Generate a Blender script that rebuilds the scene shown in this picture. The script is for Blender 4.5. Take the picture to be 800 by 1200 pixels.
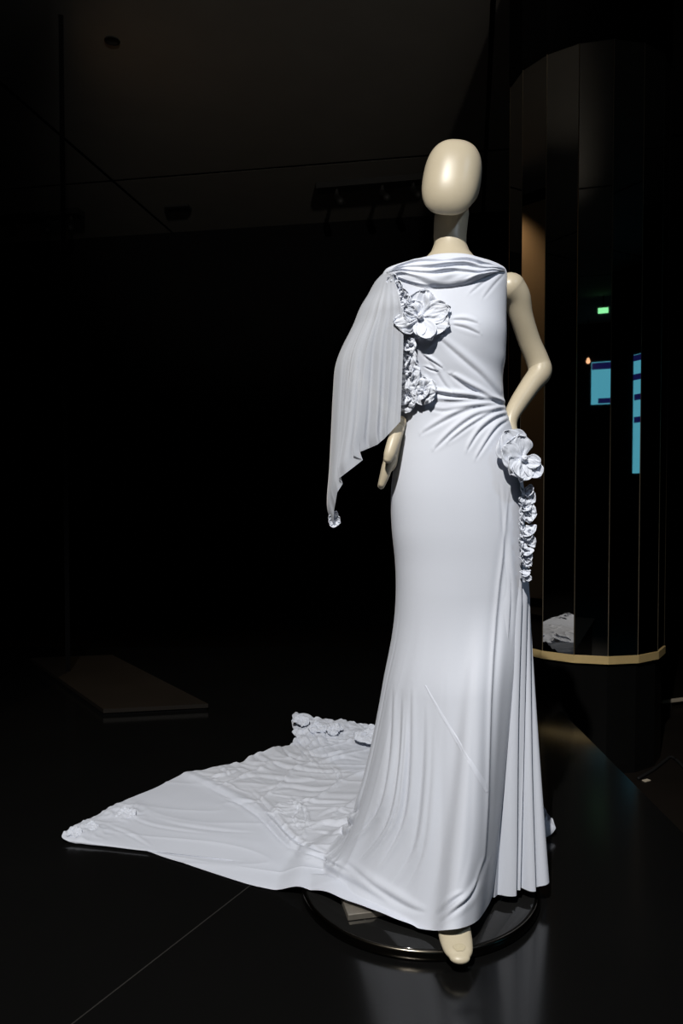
import bpy, math, random
import numpy as np
from mathutils import Vector, Matrix

# ------------------------------------------------------------------ camera, world, lights, exposure
SC = bpy.context.scene
COL = SC.collection
for o in list(bpy.data.objects):
    bpy.data.objects.remove(o, do_unlink=True)
H = 0.97                       # eye height above the stage
F = 850.0                      # focal length in pixels of the 800 x 1200 frame
PITCH = math.atan(24.0 / F)
cam_d = bpy.data.cameras.new('camera')
cam_d.sensor_fit = 'VERTICAL'; cam_d.sensor_height = 36.0; cam_d.lens = F / 1200.0 * 36.0
cam_d.clip_start = 0.05; cam_d.clip_end = 60
cam = bpy.data.objects.new('camera', cam_d); COL.objects.link(cam)
cam.location = (0, 0, H); cam.rotation_euler = (math.pi / 2 - PITCH, 0, 0)
SC.camera = cam

world = bpy.data.worlds.new('world'); SC.world = world; world.use_nodes = True
bgn = world.node_tree.nodes['Background']
bgn.inputs[0].default_value = (0.9, 0.92, 1.0, 1); bgn.inputs[1].default_value = 0.004

SC.view_settings.view_transform = 'Standard'; SC.view_settings.look = 'None'
SC.view_settings.exposure = 0.0; SC.view_settings.gamma = 1.0
SC.view_settings.use_curve_mapping = False

def spot(name, loc, target, energy, color, size_deg, blend, radius):
    d = bpy.data.lights.new(name, 'SPOT'); d.energy = energy; d.color = color
    d.spot_size = math.radians(size_deg); d.spot_blend = blend; d.shadow_soft_size = radius
    o = bpy.data.objects.new(name, d); COL.objects.link(o); o.location = loc
    o.rotation_euler = (Vector(target) - Vector(loc)).to_track_quat('-Z', 'Y').to_euler()
    return o
spot('key_spotlight', (-0.50, -0.62, 3.55), (0.06, 1.95, 0.02), 765, (1.0, 0.965, 0.905), 62, 1.0, 0.025)
spot('fill_spotlight', (1.9, -0.2, 3.45), (0.25, 1.85, 0.85), 58, (0.66, 0.80, 1.0), 44, 0.7, 0.03)
spot('added_ceiling_fill', (1.05, -2.8, 2.65), (-0.6, 6.0, 3.75), 560, (1.0, 0.93, 0.82), 25, 0.9, 0.1)  # added fill with no known source, only brightens the ceiling

# ------------------------------------------------------------------ helpers
CP, SP = math.cos(PITCH), math.sin(PITCH)
def ray(px, py):
    px = np.asarray(px, float); py = np.asarray(py, float)
    a = (px - 400) / F; b = (600 - py) / F
    return a, CP + b * SP, -SP + b * CP
def at(px, py, Y):                       # pixel measurement -> world point at distance Y
    a, y, z = ray(px, py); k = Y / y
    return np.stack([a * k, np.broadcast_to(Y, np.shape(k)) * np.ones_like(k), H + z * k], -1)
def onz(px, py, z0):                     # pixel measurement -> world point at height z0
    a, y, z = ray(px, py); k = (np.asarray(z0) - H) / z
    return np.stack([a * k, y * k, np.asarray(z0) * np.ones_like(k)], -1)
def proj(p):
    X = p[..., 0]; Y = p[..., 1]; Z = p[..., 2] - H
    d = Y * CP - Z * SP; u = Y * SP + Z * CP
    return 400 + F * X / d, 600 - F * u / d

_rng = np.random.RandomState(7)
_perm = _rng.permutation(512); _perm = np.concatenate([_perm, _perm, _perm])
_grad = _rng.normal(size=(512, 3)); _grad /= np.linalg.norm(_grad, axis=1)[:, None]
def noise(x, y, z):
    x, y, z = np.broadcast_arrays(np.asarray(x, float), np.asarray(y, float), np.asarray(z, float))
    xi = np.floor(x).astype(int); yi = np.floor(y).astype(int); zi = np.floor(z).astype(int)
    xf = x - xi; yf = y - yi; zf = z - zi
    f = lambda t: t * t * t * (t * (t * 6 - 15) + 10)
    u, v, w = f(xf), f(yf), f(zf)
    out = 0
    for dx in (0, 1):
        for dy in (0, 1):
            for dz in (0, 1):
                h = _perm[(_perm[(_perm[(xi + dx) & 511] + yi + dy) & 511] + zi + dz) & 511]
                g = _grad[h]
                dot = g[..., 0] * (xf - dx) + g[..., 1] * (yf - dy) + g[..., 2] * (zf - dz)
                out = out + dot * (u if dx else 1 - u) * (v if dy else 1 - v) * (w if dz else 1 - w)
    return out
def sstep(a, b, x):
    t = np.clip((np.asarray(x, float) - a) / (b - a), 0, 1); return t * t * (3 - 2 * t)

def mesh_obj(name, verts, faces, mat, parent=None, smooth=True):
    me = bpy.data.meshes.new(name)
    verts = np.asarray(verts, np.float32).reshape(-1, 3)
    if isinstance(faces, np.ndarray) and faces.ndim == 2:
        n, k = faces.shape
        me.vertices.add(len(verts)); me.vertices.foreach_set('co', verts.ravel())
        me.loops.add(n * k); me.loops.foreach_set('vertex_index', faces.astype(np.int32).ravel())
        me.polygons.add(n)
        me.polygons.foreach_set('loop_start', np.arange(0, n * k, k, dtype=np.int32))
        me.update(calc_edges=True)
    else:
        me.from_pydata([tuple(map(float, v)) for v in verts], [], [tuple(int(i) for i in f) for f in faces])
    me.validate()
    if smooth:
        me.polygons.foreach_set('use_smooth', np.ones(len(me.polygons), dtype=bool))
    me.materials.append(mat)
    o = bpy.data.objects.new(name, me); COL.objects.link(o)
    if parent is not None: put(o, parent)
    return o
def put(o, parent):
    o.parent = parent
    bpy.context.view_layer.update()
    o.matrix_parent_inverse = parent.matrix_world.inverted()
def grid_faces(nr, nc, wrap=False):
    r = np.arange(nr - 1)[:, None]; c = np.arange(nc if wrap else nc - 1)[None, :]
    c1 = (c + 1) % nc
    f = np.stack([r * nc + c, r * nc + c1, (r + 1) * nc + c1, (r + 1) * nc + c], -1)
    return f.reshape(-1, 4)
def grid_obj(name, P, mat, parent=None, wrap=False, flip=False):
    f = grid_faces(P.shape[0], P.shape[1], wrap)
    if flip: f = f[:, ::-1]
    return mesh_obj(name, P.reshape(-1, 3), f, mat, parent)
def grid_normals(P, wrap=False):
    dr = np.gradient(P, axis=0)
    if wrap: dc = (np.roll(P, -1, 1) - np.roll(P, 1, 1)) / 2
    else: dc = np.gradient(P, axis=1)
    n = np.cross(dr, dc); l = np.linalg.norm(n, axis=-1, keepdims=True)
    return n / np.maximum(l, 1e-9)
def empty(name, loc, label, cat, group=None):
    o = bpy.data.objects.new(name, None); COL.objects.link(o); o.location = loc
    o.empty_display_size = 0.05
    tag(o, label, cat, group); bpy.context.view_layer.update(); return o
def tag(o, label=None, cat=None, group=None, kind=None):
    if label: o['label'] = label
    if cat: o['category'] = cat
    if group: o['group'] = group
    if kind: o['kind'] = kind
    return o
def bevel(o, w=0.003, seg=2):
    m = o.modifiers.new('bevel', 'BEVEL'); m.width = w; m.segments = seg; m.limit_method = 'ANGLE'
    return o
def box(name, c, s, mat, parent=None, rz=0.0, bev=0.0):
    v = []
    for dx in (-.5, .5):
        for dy in (-.5, .5):
            for dz in (-.5, .5):
                x, y = dx * s[0], dy * s[1]
                v.append((c[0] + x * math.cos(rz) - y * math.sin(rz), c[1] + x * math.sin(rz) + y * math.cos(rz), c[2] + dz * s[2]))
    f = [(0, 1, 3, 2), (4, 6, 7, 5), (0, 4, 5, 1), (2, 3, 7, 6), (0, 2, 6, 4), (1, 5, 7, 3)]
    o = mesh_obj(name, v, f, mat, parent, smooth=False)
    if bev: bevel(o, bev)
    return o
def prism(name, poly, z0, z1, mat, parent=None):
    n = len(poly)
    v = [(x, y, z0) for x, y in poly] + [(x, y, z1) for x, y in poly]
    f = [tuple(range(n - 1, -1, -1)), tuple(range(n, 2 * n))]
    f += [(i, (i + 1) % n, n + (i + 1) % n, n + i) for i in range(n)]
    return mesh_obj(name, v, f, mat, parent, smooth=False)
def catmull(pts, n):
    pts = np.asarray(pts, float)
    t = np.linspace(0, len(pts) - 1, n)
    i = np.clip(t.astype(int), 0, len(pts) - 2); f = (t - i)[:, None]
    g = lambda k: pts[np.clip(k, 0, len(pts) - 1)]
    p0, p1, p2, p3 = g(i - 1), g(i), g(i + 1), g(i + 2)
    return 0.5 * (2 * p1 + (p2 - p0) * f + (2 * p0 - 5 * p1 + 4 * p2 - p3) * f ** 2 + (3 * p1 - p0 - 3 * p2 + p3) * f ** 3)
def tube(pts, ra, rb=None, n=28, rings=60, up=(0, -1, 0), cap=True):
    """closed tapering tube along pts; ra = half width across 'up', rb = half width along 'up'"""
    pts = np.asarray(pts, float); rb = ra if rb is None else rb
    Q = catmull(np.column_stack([pts, ra, rb]), rings)
    c, a, b = Q[:, :3], Q[:, 3], Q[:, 4]
    T = np.gradient(c, axis=0); T /= np.linalg.norm(T, axis=1)[:, None]
    U = np.asarray(up, float)[None] - T * (T @ np.asarray(up, float))[:, None]
    U /= np.linalg.norm(U, axis=1)[:, None]; V = np.cross(T, U)
    if cap:                                     # rounded ends
        k = np.linspace(0, math.pi / 2, 7)[:-1]
        def endcap(i, s):
            cs = []
            for q in k:
                m = 0.5 * (a[i] + b[i])
                cs.append((c[i] + s * T[i] * m * math.cos(q), a[i] * math.sin(q) + 1e-5, b[i] * math.sin(q) + 1e-5, U[i], V[i]))
            return cs
        e0 = endcap(0, -1); e1 = endcap(-1, 1)[::-1]
        c = np.array([e[0] for e in e0] + list(c) + [e[0] for e in e1])
        a = np.array([e[1] for e in e0] + list(a) + [e[1] for e in e1])
        b = np.array([e[2] for e in e0] + list(b) + [e[2] for e in e1])
        U = np.array([e[3] for e in e0] + list(U) + [e[3] for e in e1])
        V = np.array([e[4] for e in e0] + list(V) + [e[4] for e in e1])
    th = np.linspace(0, 2 * math.pi, n, endpoint=False)
    P = c[:, None] + V[:, None] * (a[:, None] * np.cos(th))[..., None] + U[:, None] * (b[:, None] * np.sin(th))[..., None]
    return P
def merge(name, grids, mat, parent, wrap=True):
    vs, fs, k = [], [], 0
    for P in grids:
        vs.append(P.reshape(-1, 3)); fs.append(grid_faces(P.shape[0], P.shape[1], wrap) + k); k += P.shape[0] * P.shape[1]
    return mesh_obj(name, np.concatenate(vs), np.concatenate(fs), mat, parent)

# ------------------------------------------------------------------ materials
def mat(name, color, rough=0.5, metal=0.0, spec=0.5, sheen=0.0, var=0.0, vscale=8.0, bump=0.0, bscale=300.0, emit=None, estr=0.0, coat=0.0, alpha=1.0, rvar=0.0):
    m = bpy.data.materials.new(name); m.use_nodes = True
    nt = m.node_tree; b = nt.nodes['Principled BSDF']
    b.inputs['Base Color'].default_value = (*color, 1); b.inputs['Roughness'].default_value = rough
    b.inputs['Metallic'].default_value = metal; b.inputs['Specular IOR Level'].default_value = spec
    b.inputs['Sheen Weight'].default_value = sheen; b.inputs['Coat Weight'].default_value = coat
    b.inputs['Alpha'].default_value = alpha
    tc = nt.nodes.new('ShaderNodeTexCoord')
    nz = nt.nodes.new('ShaderNodeTexNoise'); nz.inputs['Scale'].default_value = vscale; nz.inputs['Detail'].default_value = 5
    nt.links.new(tc.outputs['Object'], nz.inputs['Vector'])
    if var:
        mx = nt.nodes.new('ShaderNodeMix'); mx.data_type = 'RGBA'
        mx.inputs[6].default_value = (*[c * (1 - var) for c in color], 1)
        mx.inputs[7].default_value = (*[min(1, c * (1 + var)) for c in color], 1)
        nt.links.new(nz.outputs['Fac'], mx.inputs[0]); nt.links.new(mx.outputs[2], b.inputs['Base Color'])
    if rvar:
        mr = nt.nodes.new('ShaderNodeMapRange'); mr.inputs[3].default_value = rough - rvar; mr.inputs[4].default_value = rough + rvar
        nt.links.new(nz.outputs['Fac'], mr.inputs[0]); nt.links.new(mr.outputs[0], b.inputs['Roughness'])
    if bump:
        n2 = nt.nodes.new('ShaderNodeTexNoise'); n2.inputs['Scale'].default_value = bscale; n2.inputs['Detail'].default_value = 3
        nt.links.new(tc.outputs['Object'], n2.inputs['Vector'])
        bp = nt.nodes.new('ShaderNodeBump'); bp.inputs['Strength'].default_value = bump; bp.inputs['Distance'].default_value = 0.002
        nt.links.new(n2.outputs['Fac'], bp.inputs['Height']); nt.links.new(bp.outputs['Normal'], b.inputs['Normal'])
    if emit:
        b.inputs['Emission Color'].default_value = (*emit, 1); b.inputs['Emission Strength'].default_value = estr
    return m
FAB = (0.56, 0.592, 0.675)
M = {
    'fabric': mat('pale_blue_jersey', FAB, 0.62, spec=0.3, sheen=0.10, var=0.035, vscale=5, bump=0.10, bscale=700),
    'petal': mat('pale_blue_gathered_jersey', (0.575, 0.608, 0.69), 0.65, spec=0.3, sheen=0.10, var=0.03, vscale=20, bump=0.25, bscale=160),
    'seam': mat('pale_blue_seam_tape', (0.62, 0.655, 0.75), 0.5, spec=0.4, sheen=0.2, var=0.03, bump=0.2, bscale=200),
    'sheer': mat('sheer_pale_blue_jersey', (0.44, 0.465, 0.525), 0.65, spec=0.25, sheen=0.3, var=0.04, vscale=6, bump=0.08, bscale=700, alpha=0.84),
    'cream': mat('cream_lacquer', (0.44, 0.385, 0.285), 0.38, spec=0.4, var=0.12, vscale=9, bump=0.05, bscale=60, rvar=0.06),
    'shoe': mat('cream_shoe_leather', (0.52, 0.46, 0.34), 0.4, spec=0.5, var=0.06, vscale=30),
    'glint': mat('shoe_toe_glint', (0.50, 0.44, 0.31), 0.18, spec=0.6, var=0.1, vscale=60),
    'gloss': mat('black_gloss_stage', (0.0035, 0.0035, 0.0035), 0.16, spec=0.46, var=0.2, vscale=2, rvar=0.03),
    'joint': mat('stage_joint_highlight', (0.02, 0.019, 0.018), 0.5, spec=0.3, var=0.1),
    'glass': mat('black_glass_disc', (0.008, 0.008, 0.008), 0.07, spec=0.35, var=0.1),
    'rim': mat('polished_black_steel', (0.09, 0.08, 0.065), 0.22, metal=1.0, var=0.15, vscale=40),
    'steel': mat('brushed_steel', (0.50, 0.46, 0.40), 0.42, metal=0.85, var=0.12, vscale=60, bump=0.1, bscale=120),
    'mirror': mat('dark_mirror_glass', (0.52, 0.50, 0.47), 0.015, metal=1.0, var=0.02),
    'gold': mat('brushed_brass', (0.78, 0.58, 0.27), 0.5, metal=0.35, var=0.08, vscale=20),
    'edge': mat('bronze_edge_strip', (0.30, 0.25, 0.18), 0.35, metal=0.8, var=0.1),
    'plinth': mat('black_lacquer_plinth', (0.005, 0.005, 0.005), 0.22, spec=0.15, var=0.2),
    'black': mat('matt_black_paint', (0.004, 0.004, 0.0045), 0.9, spec=0.05, var=0.2),
    'ceil': mat('dark_grey_ceiling_board', (0.16, 0.152, 0.138), 0.9, spec=0.1, var=0.12, vscale=3),
    'track': mat('black_track_metal', (0.012, 0.012, 0.012), 0.6, spec=0.2, var=0.1),
    'brown': mat('dark_brown_floor', (0.007, 0.005, 0.0035), 0.55, spec=0.3, var=0.35, vscale=5, bump=0.3, bscale=30),
    'strip': mat('pale_kerb_metal', (0.55, 0.48, 0.38), 0.5, var=0.1),
    'wall_tan': mat('tan_plaster', (0.42, 0.31, 0.20), 0.8, var=0.1, vscale=4),
    'screen': mat('cyan_screen', (0.02, 0.05, 0.06), 0.4, emit=(0.09, 0.42, 0.58), estr=1.3),
    'screen_navy': mat('navy_screen_bar', (0.01, 0.01, 0.04), 0.4, emit=(0.012, 0.012, 0.12), estr=0.7),
    'exit': mat('green_lamp', (0.02, 0.05, 0.03), 0.4, emit=(0.25, 0.85, 0.38), estr=2.2),
    'bulb': mat('warm_bulb', (0.1, 0.05, 0.03), 0.4, emit=(1.0, 0.55, 0.30), estr=2.0),
}

# ------------------------------------------------------------------ the setting
ZL = -0.36                                       # hall floor below the stage
fl = box('floor', (0, 1.5, ZL - 0.05), (13, 15, 0.1), M['brown']); tag(fl, 'dark brown hall floor around the glossy black stage', kind='structure')
YAW = math.radians(-10)
def wallbox(name, c, s, rz=0.0, m='black', lab=None):
    o = box(name, c, s, M[m], None, rz); tag(o, lab, kind='structure'); return o
ZC = 3.6
wallbox('wall_back', (-0.9, 7.38, 1.6), (14, 0.15, 4.3), YAW, lab='black painted wall far behind the dress')
wallbox('wall_right', (5.1, 1.5, 1.6), (0.15, 13, 4.3), lab='black painted wall at the right')
wallbox('wall_left', (-6.1, 1.5, 1.6), (0.15, 15, 4.3), lab='black painted wall at the left')
wallbox('wall_front', (0, -5.2, 1.6), (13, 0.15, 4.3), lab='black painted wall behind the viewer')
# ceiling: dark boards with open joints under a black slab
ceil = box('ceiling', (0, 1.5, ZC + 0.12), (13, 15, 0.1), M['black']); tag(ceil, 'dark ceiling with faint board joints', kind='structure')
jc = onz(132, 212, ZC)[:2]
PW, PD = 3.1, 2.7
me0 = None
for i in range(-4, 4):
    for j in range(-5, 2):
        cx, cy = (i + .5) * PW, (j + .5) * PD
        x = jc[0] + cx * math.cos(YAW) - cy * math.sin(YAW); y = jc[1] + cx * math.sin(YAW) + cy * math.cos(YAW)
        if x < -6.6 or x > 5.6 or y > 8.0 or y < -6: continue
        if me0 is None:
            b = box('ceiling_board', (0, 0, 0), (PW - .03, PD - .03, .0008), M['ceil']); me0 = b.data
        else:
            b = bpy.data.objects.new('ceiling_board', me0); COL.objects.link(b)
        b.location = (x, y, ZC + .0015); b.rotation_euler = (0, 0, YAW); put(b, ceil)
def ctrack(p0, p1, w, label, lx=0.05):
    a = onz(*p0, ZC); b = onz(*p1, ZC); c = (a + b) / 2; d = b - a
    rz = math.atan2(d[1], d[0]); L = math.hypot(d[0], d[1])
    t = empty('ceiling_track', (c[0], c[1], ZC), label, 'light track')
    box('rail', (c[0], c[1], ZC - lx / 2), (L, w, lx), M['track'], t, rz)
    for q in (-.32, .1, .38):
        x = c[0] + q * d[0]; y = c[1] + q * d[1]
        P = tube([(x, y, ZC - lx), (x, y, ZC - lx - .07), (x + .03, y - .1, ZC - lx - .14)], [.012, .03, .035], n=14, rings=10)
        grid_obj('lamp_head', P, M['track'], t, wrap=True)
ctrack((372, 217), (500, 206), 0.12, 'black light track on the ceiling left of the mannequin head')
ctrack((0, 256), (95, 246), 0.12, 'black light track on the ceiling at the left picture edge')
vp = onz(209, 242, ZC)
v = empty('ceiling_vent', (vp[0], vp[1], ZC), 'small dark ceiling vent between the two light tracks', 'vent')
box('frame', (vp[0], vp[1], ZC - .01), (.22, .10, .02), M['track'], v, YAW)
for k in range(3): box('slat', (vp[0], vp[1] - .025 + .025 * k, ZC - .024), (.2, .012, .01), M['black'], v, YAW)

# glossy stage, right edge at X = .97
stage = empty('stage', (-0.8, 2.5, ZL), 'glossy black raised stage under the long dress train', 'stage')
stage_poly = [(-2.7, 1.1), (.97, 1.1), (.97, 3.36), (.83, 3.44), (.83, 4.5), (-2.7, 4.5)]
prism('base', [(-2.68, 1.12), (.95, 1.12), (.95, 3.33), (.78, 3.42), (.78, 4.48), (-2.68, 4.48)], ZL, -.03, M['plinth'], stage)
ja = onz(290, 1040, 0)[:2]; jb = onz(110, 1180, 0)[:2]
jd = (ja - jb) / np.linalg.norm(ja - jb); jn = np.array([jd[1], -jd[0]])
def clip(poly, n, c, keep):
    out = []
    for i in range(len(poly)):
        a, b = np.array(poly[i]), np.array(poly[(i + 1) % len(poly)])
        da, db = (a @ n - c) * keep, (b @ n - c) * keep
        if da >= 0: out.append(tuple(a))
        if (da > 0) != (db > 0) and abs(da - db) > 1e-9: out.append(tuple(a + (b - a) * da / (da - db)))
    return out
cut = ja @ jn
for lo, hi in ((cut + .001, 99), (cut - 1.6, cut - .001), (-99, cut - 1.602)):
    p = clip(clip(stage_poly, jn, lo, 1), jn, hi, -1)
    if len(p) > 2: prism('slab', p, -.03, 0.0, M['gloss'], stage)
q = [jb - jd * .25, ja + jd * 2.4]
prism('joint', [tuple(q[0] - jn * .0014), tuple(q[0] + jn * .0014), tuple(q[1] + jn * .0014), tuple(q[1] - jn * .0014)], -.02, .0004, M['joint'], stage)  # grey strip along the slab joint, bevel highlight put into its colour

# low brown platform standing back left on the stage
c0 = onz(121, 839, .0)[:2]; c1 = onz(20, 766, .0)[:2]; c2 = onz(216, 834, .0)[:2]
d1 = c1 - c0; d2 = c2 - c0
pf = empty('low_platform', (c0[0], c0[1], .001), 'low dark brown platform corner in the shade behind the train tip', 'platform')
pp = [tuple(c0), tuple(c0 + d2 * 1.3), tuple(c0 + d2 * 1.3 + d1 * .8), tuple(c0 + d1 * .8)]
prism('deck', pp, .012, .03, M['brown'], pf); prism('skirting', [tuple(np.array(p) * .985 + np.mean(pp, axis=0) * .015) for p in pp], .001, .012, M['black'], pf)

# ------------------------------------------------------------------ mirrored column
CC = np.array([1.25, 3.75]); CR = 0.39
tc = -CC / np.linalg.norm(CC); tr = np.array([-tc[1], tc[0]])
NS = 16
def cpt(k, r=CR):
    a = math.radians(-5.2 + 22.5 * k); p = CC + r * (math.cos(a) * tc + math.sin(a) * tr); return (float(p[0]), float(p[1]))
colm = empty('mirror_column', (CC[0], CC[1], ZL), 'tall faceted column of dark mirror panels with brass band on black plinth', 'column')
ZR = 0.165; ZT = 3.03
prism('plinth', [cpt(k, CR - .012) for k in range(NS)], ZL, ZR, M['plinth'], colm)
prism('core', [cpt(k, CR - .03) for k in range(NS)], ZR, ZT, M['black'], colm)
prism('cap', [cpt(k, CR + .004) for k in range(NS)], ZT, ZC + .0, M['black'], colm)
def lerp2(a, b, t): return (a[0] + (b[0] - a[0]) * t, a[1] + (b[1] - a[1]) * t)
for k in range(NS):
    a, b = cpt(k), cpt(k + 1); ai, bi = cpt(k, CR - .012), cpt(k + 1, CR - .012)
    prism('mirror_panel', [lerp2(ai, bi, .008), lerp2(a, b, .008), lerp2(a, b, .992), lerp2(ai, bi, .992)][::-1], ZR + .036, ZT, M['mirror'], colm)
    a2, b2 = cpt(k, CR + .006), cpt(k + 1, CR + .006)
    tag(prism('brass_band', [ai, a2, b2, bi][::-1], ZR, ZR + .036, M['gold'], colm), 'brass band segment')
    e = cpt(k, CR + .0015); t1 = cpt(k - .045, CR - .004); t2 = cpt(k + .045, CR - .004)
    prism('edge_strip', [t1, e, t2][::-1], ZR + .036, ZT, M['edge'], colm)

# things beyond the column on the hall floor, right picture edge
kp = onz(775, 830, ZL); kq = onz(840, 822, ZL)
kd = kq - kp; kc = (kp + kq) / 2
kb = empty('floor_kerb', (kc[0], kc[1], ZL), 'thin pale kerb strip on the floor right of the column', 'kerb')
box('rail', (kc[0], kc[1], ZL + .04), (np.hypot(kd[0], kd[1]), .02, .02), M['strip'], kb, math.atan2(kd[1], kd[0]), .003)
for q in (.1, .9):
    p = kp + kd * q; box('foot', (p[0], p[1], ZL + .015), (.03, .05, .03), M['track'], kb)
wp = onz(775, 880, ZL)
wv = [onz(x, y, ZL + .008) for x, y in ((748, 912), (765, 902), (778, 892), (786, 887), (795, 893), (808, 905), (830, 908))]
cab = grid_obj('cable', tube(wv, [.007] * 7, n=10, rings=60), M['track'], None, wrap=True)
tag(cab, 'black cable lying on the brown floor beside the column foot', 'cable')
tp = onz(757, 915, ZL)
tape = box('tape_piece', (tp[0], tp[1], ZL + .002), (.035, .02, .003), M['strip'], None, .5); tag(tape, 'tiny pale scrap on the floor at the column foot', 'scrap')

# ------------------------------------------------------------------ body section table (pixel rows measured at distance 1.80)
YC = 1.80
ROWS = np.array([  # y, xL, xR, front, back, centre Y
 [299, 505, 552, .046, .046, 1.815], [304, 492, 563, .055, .052, 1.812], [309, 472, 579, .062, .058, 1.81],
 [314, 457, 588, .068, .063, 1.805], [320, 449, 592, .082, .068, 1.80], [332, 447, 593, .094, .075, 1.80],
 [350, 451, 592, .103, .084, 1.80], [375, 457, 591, .110, .09, 1.80], [395, 461, 591, .112, .092, 1.80],
 [420, 465, 590, .107, .09, 1.80], [445, 469, 588, .101, .086, 1.80], [470, 470, 588, .097, .084, 1.80],
 [490, 469, 594, .098, .09, 1.80], [510, 467, 601, .102, .098, 1.80], [540, 462, 608, .107, .108, 1.80],
 [580, 458, 613, .112, .118, 1.80], [620, 459, 615, .114, .122, 1.80], [660, 463, 617, .113, .118, 1.80], [700, 464, 619, .115, .118, 1.80], [740, 462, 622, .12, .12, 1.80]])
_rz = at(ROWS[:, 1], ROWS[:, 0], YC)[:, 2]
_xl = at(ROWS[:, 1], ROWS[:, 0], YC)[:, 0]; _xr = at(ROWS[:, 2], ROWS[:, 0], YC)[:, 0]
_fine_t = np.linspace(0, len(ROWS) - 1, 600)
_tab = catmull(np.column_stack([_rz, _xl, _xr, ROWS[:, 3], ROWS[:, 4], ROWS[:, 5]]), 600)
_tab = _tab[np.argsort(_tab[:, 0])]
def section(z):
    f = lambda k: np.interp(z, _tab[:, 0], _tab[:, k])
    xl, xr = f(1), f(2); return (xl + xr) / 2, (xr - xl) / 2, f(3), f(4), f(5)
EXPN = 2.25
def ringpt(z, phi, grow=0.0):            # phi 0 = towards viewer, +90 = picture right (degrees)
    xc, a, bf, bb, yc = section(z); p = np.radians(phi)
    s, c = np.sin(p), np.cos(p)
    r = (np.abs(s) ** EXPN + np.abs(c) ** EXPN) ** (-1 / EXPN)
    X = xc + (a + grow) * s * r
    Y = yc - np.where(c > 0, bf + grow, bb + grow) * c * r
    return np.stack([X, Y, z * np.ones_like(X)], -1)
def surf(px, py, off=0.0):               # point of the front body surface seen at that pixel
    px = np.asarray(px, float); py = np.asarray(py, float); Y = np.full(np.broadcast(px, py).shape, 1.70)
    for _ in range(12):
        P = at(px, py, Y); xc, a, bf, bb, yc = section(P[..., 2])
        q = np.clip(np.abs((P[..., 0] - xc) / a), 0, .985)
        Y = yc - bf * (1 - q ** EXPN) ** (1 / EXPN)
    P = at(px, py, Y)
    if off:
        xc, a, bf, bb, yc = section(P[..., 2])
        n = np.stack([(P[..., 0] - xc) / a ** 2, (P[..., 1] - yc) / bf ** 2, 0 * Y], -1)
        n /= np.linalg.norm(n, axis=-1, keepdims=True); P = P + n * off
    return P
def surf_n(px, py):
    P = surf(px, py); xc, a, bf, bb, yc = section(P[..., 2])
    n = np.stack([(P[..., 0] - xc) / a ** 2, (P[..., 1] - yc) / bf ** 2, 0 * P[..., 0]], -1)
    return n / np.linalg.norm(n, axis=-1, keepdims=True)

# cloth folds: (polyline in measured px, depth in metres, half width in px, softness at ends)
def fold_disp(px, py, folds, ep=.6):
    D = np.zeros_like(px)
    for pts, A, w in folds:
        pts = catmull(np.asarray(pts, float), 14)
        best = np.full(px.shape, 1e9); sd = np.zeros_like(px); tt = np.zeros_like(px)
        lo = pts.min(0) - 5 * w; hi = pts.max(0) + 5 * w
        msk = (px > lo[0]) & (px < hi[0]) & (py > lo[1]) & (py < hi[1])
        if not msk.any(): continue
        x, y = px[msk], py[msk]; bb = np.full(x.shape, 1e9); ss = np.zeros_like(x); t_ = np.zeros_like(x)
        n = len(pts) - 1
        for k in range(n):
            a, b = pts[k], pts[k + 1]; d = b - a; L2 = d @ d + 1e-9
            t = np.clip(((x - a[0]) * d[0] + (y - a[1]) * d[1]) / L2, 0, 1)
            ex = x - a[0] - t * d[0]; ey = y - a[1] - t * d[1]; dist = np.hypot(ex, ey)
            side = (d[0] * ey - d[1] * ex) / math.sqrt(L2)     # >0 is below for a left-to-right line
            u = dist < bb
            bb = np.where(u, dist, bb); ss = np.where(u, -np.sign(side) * dist, ss); t_ = np.where(u, (k + t) / n, t_)
        env = np.sin(np.pi * np.clip(t_, .02, .98)) ** ep
        w2 = w * (0.55 + .45 * env)
        D[msk] += A * env * (np.exp(-((ss - 1.1 * w2) / w2) ** 2) - .75 * np.exp(-(ss / (.55 * w2)) ** 2) + .25 * np.exp(-((ss + 1.3 * w2) / w2) ** 2))
    return D
FOLDS = [
 ([(513, 396), (540, 420), (565, 442), (585, 465)], .0035, 5), ([(528, 440), (545, 452), (565, 463), (590, 476)], .0065, 4),
 ([(503, 459), (527, 464), (555, 467), (588, 472)], .0075, 3.6), ([(503, 470), (530, 471), (560, 471), (584, 473)], .003, 3),
 ([(495, 508), (525, 491), (550, 480), (586, 474)], .0042, 3.6), ([(510, 526), (535, 503), (560, 487), (590, 479)], .005, 3.6),
 ([(526, 518), (550, 500), (575, 485), (593, 480)], .004, 3), ([(548, 528), (562, 506), (580, 491), (594, 486)], .0045, 3.2),
 ([(558, 538), (575, 511), (585, 499), (596, 492)], .004, 3), ([(530, 375), (545, 376), (558, 380)], .0022, 3),
 ([(530, 381), (545, 385), (560, 392)], .0022, 3), ([(492, 412), (505, 427), (520, 450), (530, 460)], .0022, 3.5),
 ([(498, 418), (508, 425), (518, 432)], .003, 2.2), ([(497, 430), (506, 434), (514, 436)], .0025, 2), ([(494, 440), (504, 452), (512, 462)], .002, 2.4),
 ([(550, 345), (568, 330), (586, 318)], .0015, 3), ([(566, 350), (578, 335), (590, 322)], .0012, 3),
 ([(500, 478), (520, 482), (545, 478), (575, 474)], .0025, 3)]
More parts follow.
